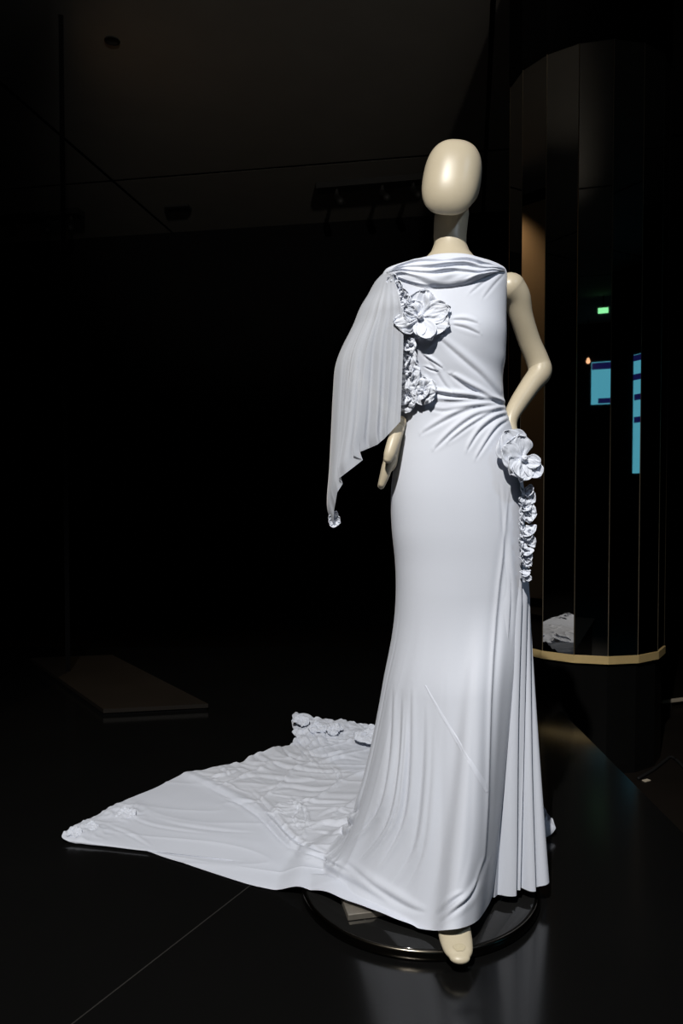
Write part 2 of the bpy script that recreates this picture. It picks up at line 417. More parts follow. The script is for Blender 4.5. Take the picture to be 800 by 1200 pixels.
# long soft folds of the skirt front
SKF = [
 ([(598, 560), (592, 610), (590, 640), (582, 707), (576, 790), (572, 900), (566, 1010), (540, 1072)], -.0042, 4),
 ([(585, 560), (590, 620), (598, 700), (597, 760)], .0025, 4),
 ([(555, 760), (553, 900), (548, 1000), (530, 1060)], .0012, 7),
 ([(520, 780), (518, 900), (515, 1010), (500, 1070)], .0012, 8),
 ([(481, 800), (479, 890), (470, 965), (440, 1022)], .0052, 5), ([(470, 810), (466, 900), (452, 965), (420, 1008)], .0062, 4.5),
 ([(497, 820), (494, 910), (484, 990), (456, 1040)], .0042, 6), ([(460, 800), (455, 890), (441, 950), (408, 988)], .0066, 4.5),
 ([(475, 830), (472, 900), (462, 960), (432, 1010)], .003, 2.5), ([(506, 850), (503, 930), (494, 1000), (474, 1042)], .0025, 5),
 ([(402, 1008), (440, 1040), (475, 1062), (500, 1070)], .004, 6), ([(515, 1082), (535, 1066), (552, 1050), (562, 1030)], .005, 4), ([(512, 1074), (528, 1058), (545, 1045)], .004, 4),
 ([(380, 1020), (420, 1040), (455, 1060)], .003, 7)]

# ------------------------------------------------------------------ display disc on the stage
dc = onz(490, 1029, .022); DX, DY = float(dc[0]), float(dc[1]); DR = .289; DZ = .022
disc = empty('display_base', (DX, DY, 0), 'round black glass display base under the mannequin foot', 'base')
th = np.linspace(0, 2 * math.pi, 120, endpoint=False)
def lathe(name, prof, cx, cy, m, par, n=120):
    th = np.linspace(0, 2 * math.pi, n, endpoint=False)
    P = np.stack([np.stack([cx + r * np.cos(th), cy + r * np.sin(th), np.full(n, z)], -1) for r, z in prof])
    return grid_obj(name, P, m, par, wrap=True, flip=True)
lathe('glass_disc', [(.001, .003), (DR - .012, .003), (DR - .012, DZ - .001), (DR - .014, DZ), (.001, DZ)], DX, DY, M['glass'], disc)
rp = [(DR - .012 + .0, .002)] + [(DR - .006 + .006 * math.cos(a), .0125 + .0115 * math.sin(a)) for a in np.linspace(-math.pi / 2, math.pi * .62, 14)] + [(DR - .012, .018)]
tag(lathe('metal_rim', rp, DX, DY, M['rim'], disc), 'polished dark metal rim')
pc = onz(427, 1062, DZ)
plate = box('support_plate', (pc[0], pc[1], DZ + .008), (.10, .10, .014), M['steel'], disc, math.radians(12), .0015)
tag(plate, 'square brushed steel plate')
# ------------------------------------------------------------------ mannequin
man = empty('mannequin', (.27, 1.80, DZ), 'cream faceless mannequin with egg shaped head wearing the pale blue gown', 'mannequin')
def hpt(x, y, Y): return at(x, y, Y)
# head: tilted flattened egg with a crisp face edge
def make_head():
    n, m_ = 72, 64
    th = np.linspace(0, math.pi, n)[:, None]; ph = np.linspace(0, 2 * math.pi, m_, endpoint=False)[None]
    e = lambda v, p: np.sign(v) * np.abs(v) ** p
    z = e(np.cos(th), .80) * np.ones_like(ph)
    rr = np.abs(np.sin(th)) ** .66
    x = rr * e(np.cos(ph), .86); y = rr * e(np.sin(ph), .86)
    wid = .0700 * (1 + .015 * z)
    X = x * wid; Z = z * .0985
    dep = np.where(y < 0, .064, .100) * (1 + .04 * z)
    Y = y * dep
    # skull runs back and up below the chin: lift the underside behind the face
    under = sstep(.1, -.95, z) * sstep(-.45, .6, y)
    Z = Z + under * .060
    X = X * (1 - .12 * under)
    P = np.stack([X, Y, Z], -1)
    a = math.radians(10.5)
    R = np.array([[math.cos(a), 0, math.sin(a)], [0, 1, 0], [-math.sin(a), 0, math.cos(a)]])
    a2 = math.radians(-9)
    R2 = np.array([[1, 0, 0], [0, math.cos(a2), -math.sin(a2)], [0, math.sin(a2), math.cos(a2)]])
    yaw = math.radians(-10); R3 = np.array([[math.cos(yaw), -math.sin(yaw), 0], [math.sin(yaw), math.cos(yaw), 0], [0, 0, 1]])
    P = P @ R3.T @ R2.T @ R.T
    c = at(528.5, 215, 1.785)
    return P + c
grid_obj('head', make_head(), M['cream'], man, wrap=True)
# torso with neck, one smooth loft
tz = np.linspace(section_z0 := _tab[0, 0] + .01, _tab[-1, 0] - .012, 70)
ph = np.linspace(0, 360, 64, endpoint=False)
T = np.stack([ringpt(z, ph, -.010) for z in tz])
nk = [(286, 508.5, 546, .040, 1.828), (278, 508, 546, .0395, 1.832), (268, 508, 547, .040, 1.836), (252, 509, 549, .041, 1.84), (238, 512, 548, .035, 1.842)]
nr = []
for y, xl, xr, d, yc in [(300.5, 500, 554, .046, 1.817), (295, 505, 549.5, .0415, 1.822)] + nk:
    a = at(xl, y, yc); b = at(xr, y, yc); cx = (a[0] + b[0]) / 2; w = (b[0] - a[0]) / 2
    nr.append(np.stack([cx + w * np.sin(np.radians(ph)), yc - d * np.cos(np.radians(ph)), np.full(64, a[2])], -1))
T = np.concatenate([T, np.stack(nr)])
grid_obj('torso', T, M['cream'], man, wrap=True, flip=True)
def arm(name, pts, radii, rb=None):
    P = tube([at(x, y, Y) for x, y, Y in pts], radii, rb, n=40, rings=80)
    return grid_obj(name, P, M['cream'], man, wrap=True)
arm_r = arm('arm', [(597, 339, 1.805), (605, 350, 1.812), (611, 372, 1.825), (620, 400, 1.845), (630, 424, 1.855), (632, 437, 1.85), (621, 452, 1.835), (607, 473, 1.81), (599, 488, 1.79), (597.5, 500, 1.78), (601, 514, 1.77)],
    [.040, .0345, .0285, .0275, .0285, .0295, .0255, .0225, .0185, .0165, .016])
tag(arm_r, 'bare bent arm with hand on hip')
arm_l = arm('arm', [(460, 345, 1.81), (450, 357, 1.815), (436, 378, 1.825), (422, 402, 1.835), (410, 424, 1.83), (409, 436, 1.82), (422, 453, 1.80), (444, 475, 1.77), (458, 489, 1.755), (467, 497, 1.75)],
    [.033, .031, .028, .026, .0255, .0255, .024, .021, .018, .016])
tag(arm_l, 'arm bent under the sheer cape sleeve')
# visible hand beside the left hip: seen from the thumb side
def hand(parent, name, palm, fingers, thumb):
    g = [tube([p for p in palm[0]], palm[1], palm[2], n=28, rings=30)]
    for f in fingers: g.append(tube(f[0], f[1], n=18, rings=26))
    g.append(tube(thumb[0], thumb[1], thumb[2], n=22, rings=30))
    o = merge(name, g, M['cream'], man); put(o, parent); return o
Lh = lambda x, y, Y: at(x, y, Y)
fing = []
for k, (dl, yo) in enumerate(((.95, 0), (1.0, .016), (.96, .032), (.84, .047))):
    Y0 = 1.738 + yo
    a = np.array(Lh(458, 536, Y0)); t = np.array(Lh(446.5, 569, Y0 + .004)); 
    fing.append(([a, a + (t - a) * .35 * dl + np.array([-.001, 0, 0]), a + (t - a) * .7 * dl, a + (t - a) * dl], [.0145, .0135, .0115, .0088]))
hand(arm_l, 'hand', ([Lh(469, 495, 1.752), Lh(465, 508, 1.757), Lh(461, 524, 1.762), Lh(458, 541, 1.764)], [.0150, .0155, .0160, .0155], [.017, .025, .033, .034]),
     fing, ([Lh(466, 503, 1.735), Lh(461, 517, 1.718), Lh(456.5, 531, 1.708), Lh(454.2, 538, 1.706)], [.0155, .0150, .0135, .0105], [.013, .012, .011, .009]))
# hand on hip, mostly behind the flower
fing = []
for k in range(4):
    a = np.array(at(603, 520, 1.752 + .017 * k)); t = np.array(at(606 - k, 556 - 3 * abs(k - 1), 1.742 + .019 * k))
    fing.append(([a, a + (t - a) * .4, a + (t - a) * .75, t], [.0095, .009, .0085, .007]))
hand(arm_r, 'hand', ([at(600, 510, 1.772), at(602, 518, 1.775), at(604, 530, 1.778)], [.014, .0135, .0125], [.018, .03, .034]), fing,
     ([at(600, 512, 1.76), at(597, 520, 1.735), at(594, 532, 1.72)], [.011, .010, .008], [.011, .010, .008]))
# legs and shoes
def leg(pts, r, name='leg'):
    return grid_obj(name, tube(pts, r, n=32, rings=60), M['cream'], man, wrap=True)
leg([(.225, 1.80, .86), (.225, 1.775, .70), (.228, 1.745, .50), (.23, 1.74, .34), (.233, 1.715, .17), (.236, 1.69, .115)], [.085, .074, .054, .050, .034, .032])
leg([(.345, 1.81, .86), (.345, 1.80, .70), (.345, 1.79, .50), (.345, 1.84, .34), (.345, 1.90, .17), (.345, 1.92, .125)], [.085, .074, .054, .050, .034, .032])
def shoe(x, ytoe, zt):
    p = [(x + .002, ytoe + .215, zt + .095), (x + .002, ytoe + .175, zt + .070), (x, ytoe + .12, zt + .034), (x, ytoe + .07, zt + .012), (x, ytoe + .042, zt + .007), (x, ytoe + .024, zt + .005), (x, ytoe + .012, zt + .003)]
    s = grid_obj('shoe', tube(p, [.026, .030, .034, .0345, .032, .028, .021], [.034, .034, .028, .020, .0155, .013, .0095], n=36, rings=60, up=(0, 0, 1)), M['shoe'], man, wrap=True)
    hl = grid_obj('heel', tube([(x, ytoe + .212, zt + .075), (x, ytoe + .218, zt + .03), (x, ytoe + .216, DZ + .004)], [.016, .008, .006], n=16, rings=20), M['shoe'], man, wrap=True); put(hl, s)
    return s
toe = onz(539.5, 1128, .03)
sh = shoe(float(toe[0]), float(toe[1]), .030)
# glossy patch added on the toe cap to stand in for its highlight
tx, ty = float(toe[0]), float(toe[1])
u = np.linspace(0, 1, 10)[:, None]; a = np.linspace(0, 2 * math.pi, 28, endpoint=False)[None]
pxp = tx + .001 + u * np.cos(a) * .0125 * (1 + .16 * np.sin(3 * a)); pyp = ty + .021 + u * np.sin(a) * .009 * (1 + .15 * np.sin(2 * a + 1))
shP = np.array([v.co for v in sh.data.vertices])
def top_of(x, y):
    out = np.zeros_like(x)
    for i in np.ndindex(x.shape):
        d = (shP[:, 0] - x[i]) ** 2 + (shP[:, 1] - y[i]) ** 2 + (shP[:, 2] < .035) * 1.0
        k = np.argsort(d)[:5]; w = 1 / (d[k] + 1e-7); out[i] = (shP[k, 2] * w).sum() / w.sum()
    return out
pz = top_of(pxp, pyp) + .0012
wpo = grid_obj('toe_glint', np.stack([pxp, pyp, pz], -1), M['glint'], man, wrap=True); put(wpo, sh)
shoe(.345, 1.72, .030)

# ------------------------------------------------------------------ the gown
gown = empty('evening_gown', (.27, 1.80, DZ), 'pale blue draped evening gown with cape sleeve, fabric flowers and long train', 'gown')
ZW = float(at(530, 470, YC)[2])
# bodice
zt_ = float(at(530, 303, YC)[2])
nb = 300
zrows = np.linspace(ZW - .012, zt_, nb)
ph = np.concatenate([np.linspace(-100, 100, 420, endpoint=False), np.linspace(100, 260, 90, endpoint=False)])
B = np.stack([ringpt(z, ph) for z in zrows])
px, py = proj(B)
front = sstep(100, 80, np.abs(((ph + 180) % 360) - 180))[None]
Nn = grid_normals(B, True)
if (Nn[150, 210] @ np.array([0, -1, 0])) < 0: Nn = -Nn
D = fold_disp(px, py, FOLDS) * front
bust = .007 * np.exp(-(((px - 563) / 24) ** 2 + ((py - 388) / 28) ** 2)) + .007 * np.exp(-(((px - 498) / 24) ** 2 + ((py - 388) / 26) ** 2))
D = D + bust * front + .0012 * noise(B[..., 0] * 14, B[..., 1] * 14, B[..., 2] * 9)
# gentle diagonal pulls from the flower to the right waist
D = D + .0012 * np.sin((px * .55 + py * -.85) * .16) * sstep(395, 430, py) * sstep(500, 530, px) * front
bod = grid_obj('bodice', B + Nn * D[..., None], M['fabric'], gown, wrap=True, flip=True)

# cowl collar
nu, nv = 260, 90
top = catmull([(453, 318.5), (467, 313), (488, 306), (520, 304.5), (548, 303), (566, 307), (580, 311.5), (590.5, 316)], nu)
bot = catmull([(456, 322), (467, 327), (480, 333), (503, 338), (528, 338), (553, 332), (575, 322), (590.5, 318)], nu)
v = np.linspace(0, 1, nv)[:, None, None]
UV = top[None] * (1 - v) + bot[None] * v
C0 = surf(UV[..., 0], UV[..., 1]); CN = surf_n(UV[..., 0], UV[..., 1])
uu = np.linspace(0, 1, nu)[None]; vv = np.linspace(0, 1, nv)[:, None]
env = np.sin(np.pi * np.clip(uu, 0, 1)) ** .95
ph_ = vv ** .9 * 4.0 + .7 * np.sin(uu * 3.1 + .5) + 1.3 * noise(uu * 3.2, vv * 2.2, 3.3)
saw = (ph_ % 1.0)
drape = np.where(saw < .72, saw / .72, (1 - saw) / .28)
drape = drape * drape * (3 - 2 * drape)
off = .0015 + env * (.0080 * drape * (.55 + .9 * sstep(-.3, .3, noise(uu * 5, vv * 3, 8.8))) + .010 * np.sin(np.pi * vv) ** .5 + .003 * noise(uu * 12, vv * 5, 1.7))
off = off * sstep(1.0, .93, vv) + .001
CN2 = CN + np.array([0, 0, .35]); CN2 /= np.linalg.norm(CN2, axis=-1, keepdims=True)
CP_ = C0 + CN2 * off[..., None]
# back of the collar closes the neckline round the nape
grid_obj('cowl_collar', CP_, M['fabric'], gown, flip=True)
nz_ = np.linspace(0, 1, 10)
bk = []
for q in nz_:
    z = zt_ + .004 - .03 * q
    bk.append(ringpt(z, np.linspace(85, 275, 60), .006 - .004 * abs(q - .5)))
grid_obj('back_collar', np.stack(bk), M['fabric'], gown)

# skirt and train: one surface of hanging fibres
KEY = [  # outline point (px,py,height) or world, angle at the knee ring, touch length, hang exponent
 ((577, 1050, .055), 47), ((567, 1069, .052), 36), ((555, 1082, .066), 26), ((538, 1088, .074), 15), ((520, 1090, .068), 6), ((505, 1090, .045), -1), ((485, 1087, .036), -9),
 ((460, 1081, .034), -20), ((430, 1073, .030), -30), ((400, 1063, .028), -40), ((375, 1056, .014), -46), ((353, 1050.5, .006), -51), ((325, 1044, .004), -56),
 ((290, 1036, .004), -60), ((250, 1023, .004), -64), ((218, 1013, .004), -67), ((190, 1004, .004), -70), ((165, 996, .004), -73), ((140, 991, .004), -75),
 ((115, 989, .004), -77.5), ((90, 987.5, .006), -80), ((75, 984, .010), -82), ((72.5, 979, .014), -84), ((84, 972, .012), -86), ((97, 964, .010), -88), ((115, 955, .008), -90),
 ((132, 946, .006), -92), ((155, 935, .004), -94), ((182, 923, .004), -97), ((210, 909, .006), -100), ((226, 906, .008), -103), ((248, 903, .010), -107),
 ((270, 897, .012), -111), ((290, 892, .010), -115), ((312, 883, .012), -120), ((330, 878, .010), -125), ((344, 873, .010), -130), ((345, 860, .020), -135),
 ((343, 845, .040), -139), ((347, 838, .050), -143), ((360, 841, .042), -148), ((385, 846, .036), -154), ((415, 849, .034), -161), ((440, 852, .03), -168),
 ((480, 851, .02), -176), ((530, 848, .02), -186), ((566, 856, .01), -196), ((592, 874, .01), -206), ((612, 900, .01), -214), ((625, 930, .008), -220), ((641, 950, .02), -226), ((648, 965, .025), -232), ((641, 978, .012), -238), ((625, 985, .01), -244), ((610, 988, .02), -250)]
kp_ = np.array([onz(p[0], p[1], p[2]) for p, _ in KEY]); kphi = np.array([a for _, a in KEY], float)
seg = np.linalg.norm(np.diff(kp_[:, :2], axis=0), axis=1) + np.abs(np.diff(kphi)) * math.pi / 180 * .17 * 3.0
cum = np.concatenate([[0], np.cumsum(seg)])
MC = 1000
ss = np.linspace(0, cum[-1], MC)
idx = np.interp(ss, cum, np.arange(len(KEY)))
allp = catmull(np.column_stack([kp_, kphi]), len(KEY) * 40)
ci = np.linspace(0, len(KEY) - 1, len(KEY) * 40)
BP = np.stack([np.interp(idx, ci, allp[:, k]) for k in range(3)], -1); PHI = np.interp(idx, ci, allp[:, 3])
# hem ripple along the rear edges of the train
rip = sstep(-99, -104, PHI) * sstep(-225, -170, PHI)
BP[:, 0] += rip * .012 * noise(ss * 9, 0, 5.1); BP[:, 1] += rip * .022 * noise(ss * 11, 3.3, 1.1)
BP[:, 2] += rip * np.abs(noise(ss * 13, 7.7, 2.1)) * .03
ZK = float(at(530, 690, YC)[2])
PEND = -250.0
def phiw(z):
    y = np.interp(z, _rz[::-1], ROWS[::-1, 0]); return np.interp(y, [470, 500, 560, 620, 700], [96, 90, 74, 60, 47])
NU_ = 150
zu = np.linspace(ZW + .010, ZK, NU_)
up_rows = []
for z in zu:
    k = (phiw(z) - PEND) / (47 - PEND); ph = PEND + (PHI - PEND) * k
    up_rows.append(ringpt(z, ph))
UP = np.stack(up_rows)
A0 = UP[-1]; dA = (UP[-1] - UP[-4]); dA /= np.linalg.norm(dA, axis=1)[:, None]
NL = 300
tt = np.linspace(0, 1, 600)
def floor_h(x, y):
    r = np.hypot(x - DX, y - DY)
    g = (DZ + .003) * sstep(DR + .07, DR - .005, r)
    e = np.maximum(np.abs(x - pc[0]), np.abs(y - pc[1]))
    return np.maximum(g, (DZ + .022) * sstep(.20, .066, e))
LOW = np.zeros((NL, MC, 3))
Dh = np.linalg.norm(BP[:, :2] - A0[:, :2], axis=1)
lone = np.interp(PHI, [-250, -235, -200, -140, -110, -85, -65, -50, -35, -10, 47], [.18, .25, .34, .34, .30, .27, .27, .26, .24, 9, 9])
kexp = np.interp(PHI, [-250, -235, -200, -140, -100, -75, -52, -35, -12, 10, 47], [1.5, 2.6, 3.2, 3.2, 3.3, 3.0, 2.4, 1.8, 1.35, 1.15, 1.1])
for j in range(MC):
    L = min(Dh[j], lone[j]); k = kexp[j]; zb = BP[j, 2]
    zz = np.linspace(1, 0, 400)                     # hanging part
    d1_ = L * (1 - zz ** (1 / k)) * sstep(-.06, .34, 1 - zz); d1_[0] = 0; z1 = zz * (ZK - zb) + zb
    if Dh[j] > L + 1e-6:
        d2_ = np.linspace(L, Dh[j], 200)[1:]
        dd = np.concatenate([d1_, d2_]); z3 = np.concatenate([z1, np.full(199, zb)])
        # heights of the lying part: low on the floor, raised only at the very edge
        fr = np.clip((dd - L) / max(Dh[j] - L, 1e-6), 0, 1)
        z3 = np.where(dd <= L, zz_ if False else np.concatenate([zz * (ZK - .006) + .006, np.full(199, .006)]), .006 + (zb - .006) * fr ** 3)
    else:
        dd, z3 = d1_, z1
    hx = A0[j, 0] + (BP[j, 0] - A0[j, 0]) * dd / Dh[j]; hy = A0[j, 1] + (BP[j, 1] - A0[j, 1]) * dd / Dh[j]
    arc = np.concatenate([[0], np.cumsum(np.hypot(np.hypot(np.diff(hx), np.diff(hy)), np.diff(z3)))]); arc /= arc[-1]
    q = np.linspace(0, 1, NL + 1)[1:]
    LOW[:, j, 0] = np.interp(q, arc, hx); LOW[:, j, 1] = np.interp(q, arc, hy); LOW[:, j, 2] = np.interp(q, arc, z3)
# smooth the join of hanging and lying fibres sideways and lengthwise
S = np.concatenate([UP, LOW])
for _ in range(6):
    S[NU_ - 30:-1] = (S[NU_ - 31:-2] + 2 * S[NU_ - 30:-1] + S[NU_ - 29:]) / 4
for _ in range(4):
    S[NU_:, 1:-1] = (S[NU_:, :-2] + 2 * S[NU_:, 1:-1] + S[NU_:, 2:]) / 4
fh = floor_h(S[..., 0], S[..., 1])
S[..., 2] = np.where(S[..., 2] < fh + .004, fh + .004, S[..., 2])
for _ in range(3):
    S[NU_:-1, :, 2] = (S[NU_ - 1:-2, :, 2] + 2 * S[NU_:-1, :, 2] + S[NU_ + 1:, :, 2]) / 4
px, py = proj(S)
N_ = grid_normals(S)
mid = N_[60, np.argmin(np.abs(PHI))]
if mid @ np.array([0, -1, 0]) < 0: N_ = -N_
PH2 = PHI[None] * np.ones((S.shape[0], 1))
fr_m = sstep(-112, -95, PH2)
D = fold_disp(px, py, FOLDS) * sstep(-112, -80, PH2) * (np.arange(S.shape[0]) < NU_ + 5)[:, None]
D += fold_disp(px, py, SKF, 1.3) * sstep(-88, -60, PH2) * (np.arange(S.shape[0]) > 20)[:, None]
zrel = S[..., 2]
D += fold_disp(px, py, [([(451, 820), (445, 880), (434, 925), (414, 955), (388, 968)], .013, 4.0), ([(456, 800), (451, 880), (440, 930), (420, 962), (392, 976)], .010, 3.6)], 1.2) * sstep(-120, -108, PH2) * sstep(-62, -74, PH2) * (np.arange(S.shape[0]) > NU_)[:, None]
hang = sstep(.75, .25, zrel) * sstep(.02, .10, zrel)
# hanging folds of the rear left that sweep on to the floor
D += hang * sstep(-60, -78, PH2) * .016 * noise(PH2 * .16, zrel * 2.0, .3)
D += .0016 * noise(S[..., 0] * 10, S[..., 1] * 10, S[..., 2] * 4)
D += .0045 * noise(PH2 * .075, zrel * 1.1, 8.2) * sstep(.8, .25, zrel) * sstep(-70, -30, PH2)
# lying part: pulled creases and crumples behind the overlay edge, calm towards the tip
lie = sstep(.10, .03, zrel) * sstep(-44, -56, PH2)
x, y = S[..., 0], S[..., 1]
bl = catmull([(212, 906), (258, 925), (300, 945), (320, 968), (345, 996), (385, 1015), (430, 1035)], 60)
ybl = np.interp(px, bl[:, 0], bl[:, 1]); rough = sstep(8, -14, py - ybl) * sstep(210, 232, px)
rid = lambda n_, k=3.2: 1 - np.minimum(1, np.abs(n_) * k)
wx = x + .10 * noise(x * 3, y * 3, 2.0); wy = y + .05 * noise(x * 4, y * 4, 9.0)
w1 = noise(wx * 2.6, wy * 8.5 + wx * 2.2, 4.4); w2 = noise(wx * 5.5 + 3, wy * 16 - wx * 3, 6.1); w3 = noise(wx * 8, wy * 34 + wx * 6, 2.2)
patch = .2 + .8 * sstep(-.1, .3, noise(x * 4, y * 5, 12.0))
D_l = .012 * rid(w1, 2.2) ** 5 + .022 * np.minimum(np.abs(w1), .35) + patch ** 1.6 * (.012 * rid(w2, 3.0) ** 7 + .009 * np.abs(w2) + .003 * rid(w3, 3) ** 6 + .002 * np.abs(w3)) + .010 * rid(noise(wx * 4 + 9, wy * 5 - wx * 5, 1.3), 3.0) ** 9
D += lie * rough * D_l * .6
TRF = [
 ([(216, 909), (250, 926), (297, 952), (323, 978), (344, 997), (375, 1007), (417, 1026), (450, 1044)], .010, 3.2),
 ([(290, 925), (312, 946), (330, 970), (352, 990), (392, 1006)], .008, 3.0), ([(338, 938), (349, 950), (343, 962), (352, 975)], .009, 2.6), ([(356, 950), (358, 962), (354, 974)], .008, 2.4),
 ([(262, 936), (281, 942), (312, 943)], .006, 2.2), ([(344, 939), (372, 943), (412, 942)], .008, 2.2), ([(302, 889), (325, 898), (344, 903), (386, 907), (425, 904)], .009, 2.4),
 ([(234, 908), (258, 913), (283, 903)], .008, 2.4), ([(268, 916), (300, 912), (345, 918), (380, 914)], .007, 2.6), ([(300, 930), (335, 924), (372, 928), (405, 921)], .007, 2.6),
 ([(380, 896), (400, 890), (425, 893)], .007, 2.2), ([(350, 884), (378, 888), (410, 882)], .006, 2.2), ([(372, 960), (390, 953), (412, 956)], .006, 2.4), ([(388, 900), (396, 912), (390, 922)], .006, 2.2),
 ([(376, 968), (398, 970), (416, 962), (428, 945), (436, 915)], .014, 3.0), ([(372, 978), (402, 979), (424, 968), (434, 950)], .010, 2.6),
 ([(255, 900), (262, 906), (270, 912)], .008, 2.2), ([(300, 886), (308, 893), (320, 899)], .008, 2.2), ([(330, 879), (340, 888), (356, 893)], .008, 2.2),
 ([(150, 950), (162, 962), (200, 972), (245, 978)], .003, 2.2), ([(120, 966), (150, 978), (178, 994)], .004, 2.4), ([(180, 958), (215, 968), (260, 974), (300, 976)], .003, 2.6), ([(152, 957), (158, 950), (156, 942)], .006, 2.0)]
D += sstep(.14, .05, zrel) * sstep(-44, -56, PH2) * .62 * fold_disp(px, py, TRF, 1.0)
calm = lie * (1 - rough)
D += calm * (.0022 * rid(noise(x * 2 + y, y * 10 + x * 2.5, 7.2)) ** 6 + .0025 * noise(x * 5, y * 6, 3.0))
tipm = np.exp(-(((px - 90) / 30) ** 2 + ((py - 972) / 12) ** 2)) + np.exp(-(((px - 142) / 22) ** 2 + ((py - 952) / 9) ** 2))
D += lie * tipm * (.010 * rid(noise(x * 26, y * 26, 1)) ** 2 + .004)
# the seam where the overlay edge lies
D += lie * .006 * np.exp(-((py - ybl) / 4.0) ** 2) * sstep(205, 225, px) * sstep(420, 380, px)
backband = lie * sstep(876, 868, py) * sstep(440, 430, px)
D += backband * (.012 * np.abs(noise(x * 18, y * 18, 5)) + .006 * rid(noise(x * 30, y * 30, 4)) ** 2)
S2 = S + N_ * D[..., None]
fh = floor_h(S2[..., 0], S2[..., 1]); S2[..., 2] = np.maximum(S2[..., 2], fh + .002)
skirt = grid_obj('skirt', S2, M['fabric'], gown)
tag(skirt, 'long skirt sweeping into the train')

# diagonal seam tape laid on the skirt front
def front_pt(pxq, pyq):
    d = (px_f - pxq) ** 2 + (py_f - pyq) ** 2; return Sf[np.argmin(d)]
fm = (PH2 > -75) & (np.arange(S2.shape[0])[:, None] > 30)
p2x, p2y = proj(S2); px_f = p2x[fm]; py_f = p2y[fm]; Sf = S2[fm]; Nf = N_[fm]
sl = catmull([(498, 803), (505, 816), (516, 835), (532, 862), (552, 895), (562, 911), (572, 927)], 60)
tan = np.gradient(sl, axis=0); tan /= np.linalg.norm(tan, axis=1)[:, None]; nor = np.column_stack([-tan[:, 1], tan[:, 0]])
rows = []
for w in np.linspace(-1, 1, 7):
    r = []
    for k in range(60):
        hw = .7 + 2.9 * k / 59
        p = sl[k] + nor[k] * w * hw; i = np.argmin((px_f - p[0]) ** 2 + (py_f - p[1]) ** 2)
        q = at(p[0], p[1], Sf[i][1]); r.append(q + np.array([0, -.0006 - .0005 * (1 - w * w), 0]))
    rows.append(r)
R_ = np.array(rows)
for _ in range(3): R_[:, 1:-1] = (R_[:, :-2] + 2 * R_[:, 1:-1] + R_[:, 2:]) / 4
st = grid_obj('seam_tape', R_, M['seam'], gown); put(st, skirt)

# pleated side panel under the wrap edge
nu, nv = 320, 240
hemk = np.array([onz(560, 1044, .05), onz(577, 1050, .045), onz(590, 1050.5, .045), onz(604, 1048, .045), onz(607, 1042, .05), onz(621, 1044, .045), onz(632, 1041, .045), onz(640, 1033, .05), onz(640, 1012, .05), onz(628, 1000, .05), onz(610, 996, .05)])
hem = catmull(hemk, nu)
phs = np.linspace(30, 128, nu)
SPn = np.zeros((nv, nu, 3))
zt0 = float(at(600, 500, YC)[2])
for i, q in enumerate(np.linspace(0, 1, nv)):
    zc = zt0 + (.045 - zt0) * q
    zr = max(zc, ZK - .02)
    top_ = ringpt(zr, phs, -.005)
    q2 = np.clip((zt0 - .30 - zc) / (zt0 - .30 - .045), 0, 1)
    w = q2 ** 1.05
    p = top_ * (1 - w) + hem * w
    p[:, 2] = zc + (hem[:, 2] - .045) * w
    SPn[i] = p
Np = grid_normals(SPn)
if Np[120, 150] @ np.array([1, -1, 0]) < 0: Np = -Np
uu = np.linspace(0, 1, nu)[None]; qq = np.linspace(0, 1, nv)[:, None]
cyc = uu * 7 + .12 * np.sin(qq * 4) + .45 * noise(uu * 5, qq * 1.2, 4)
s_ = cyc % 1; pl = np.where(s_ < .78, s_ / .78, (1 - s_) / .22); pl = pl * pl * (3 - 2 * pl)
SPn = SPn + Np * ((pl - .6) * (.003 + .014 * qq ** 1.1))[..., None]
tag(grid_obj('side_panel', SPn, M['fabric'], gown), 'pleated side panel')

# cape sleeve over the left arm
nu, nv = 420, 200
inner = catmull([(459, 322), (466, 340), (471, 365), (472.5, 400), (471, 440), (470, 470), (469, 494)], 100)
outer = catmull([(450, 319), (439.5, 330), (430.5, 346), (421.5, 361), (413, 382), (400, 408), (392.5, 430), (390, 460), (387.5, 510), (385.5, 550), (383, 582), (384, 600), (390.5, 618)], 100)
hemc = np.array([(0, 469, 494), (.12, 455, 509), (.22, 449, 515), (.34, 442, 521), (.46, 428, 527), (.50, 413, 533.5), (.55, 425, 539), (.64, 407, 553), (.70, 396.5, 561), (.74, 401.5, 567), (.82, 395, 577), (.93, 391, 600), (1, 390.5, 618)])
def cape(i, t):
    k = t * 99; a = np.stack([np.interp(k, np.arange(100), inner[:, c]) for c in (0, 1)], -1)
    b = np.stack([np.interp(k, np.arange(100), outer[:, c]) for c in (0, 1)], -1)
    e = np.stack([np.interp(i, hemc[:, 0], hemc[:, c]) for c in (1, 2)], -1)
    e0 = inner[-1] * (1 - i)[..., None] + outer[-1] * i[..., None]
    p = a * (1 - i)[..., None] + b * i[..., None]
    return p + (e - e0) * (t ** 2.2)[..., None]
u = np.concatenate([np.linspace(0, 1, 290), np.linspace(1, 2, 130)[1:]])[None] * np.ones((nv, 1)); t = np.linspace(0, 1, nv)[:, None] * np.ones((1, u.shape[1]))
i_ = np.where(u <= 1, u, 2 - u); back = u > 1
tb = np.where(back, t * (1 - .10 * np.minimum(1, (u - 1) * 4)), t)
p2 = cape(i_, tb)
dome = np.sqrt(np.clip(1 - i_ ** 2, 0, 1))
thick = .050 + .035 * sstep(0, .3, tb) 
Yf = 1.815 - dome * thick - (1 - i_) * .045 * (1 - .35 * tb)
Yb = 1.815 + dome * (.05 + .05 * tb)
Yd = np.where(back, Yb, Yf)
amp = .0004 + .015 * sstep(.05, 1, tb)
ii = i_ + .02 * noise(i_ * 4, tb * 1.6, 3)
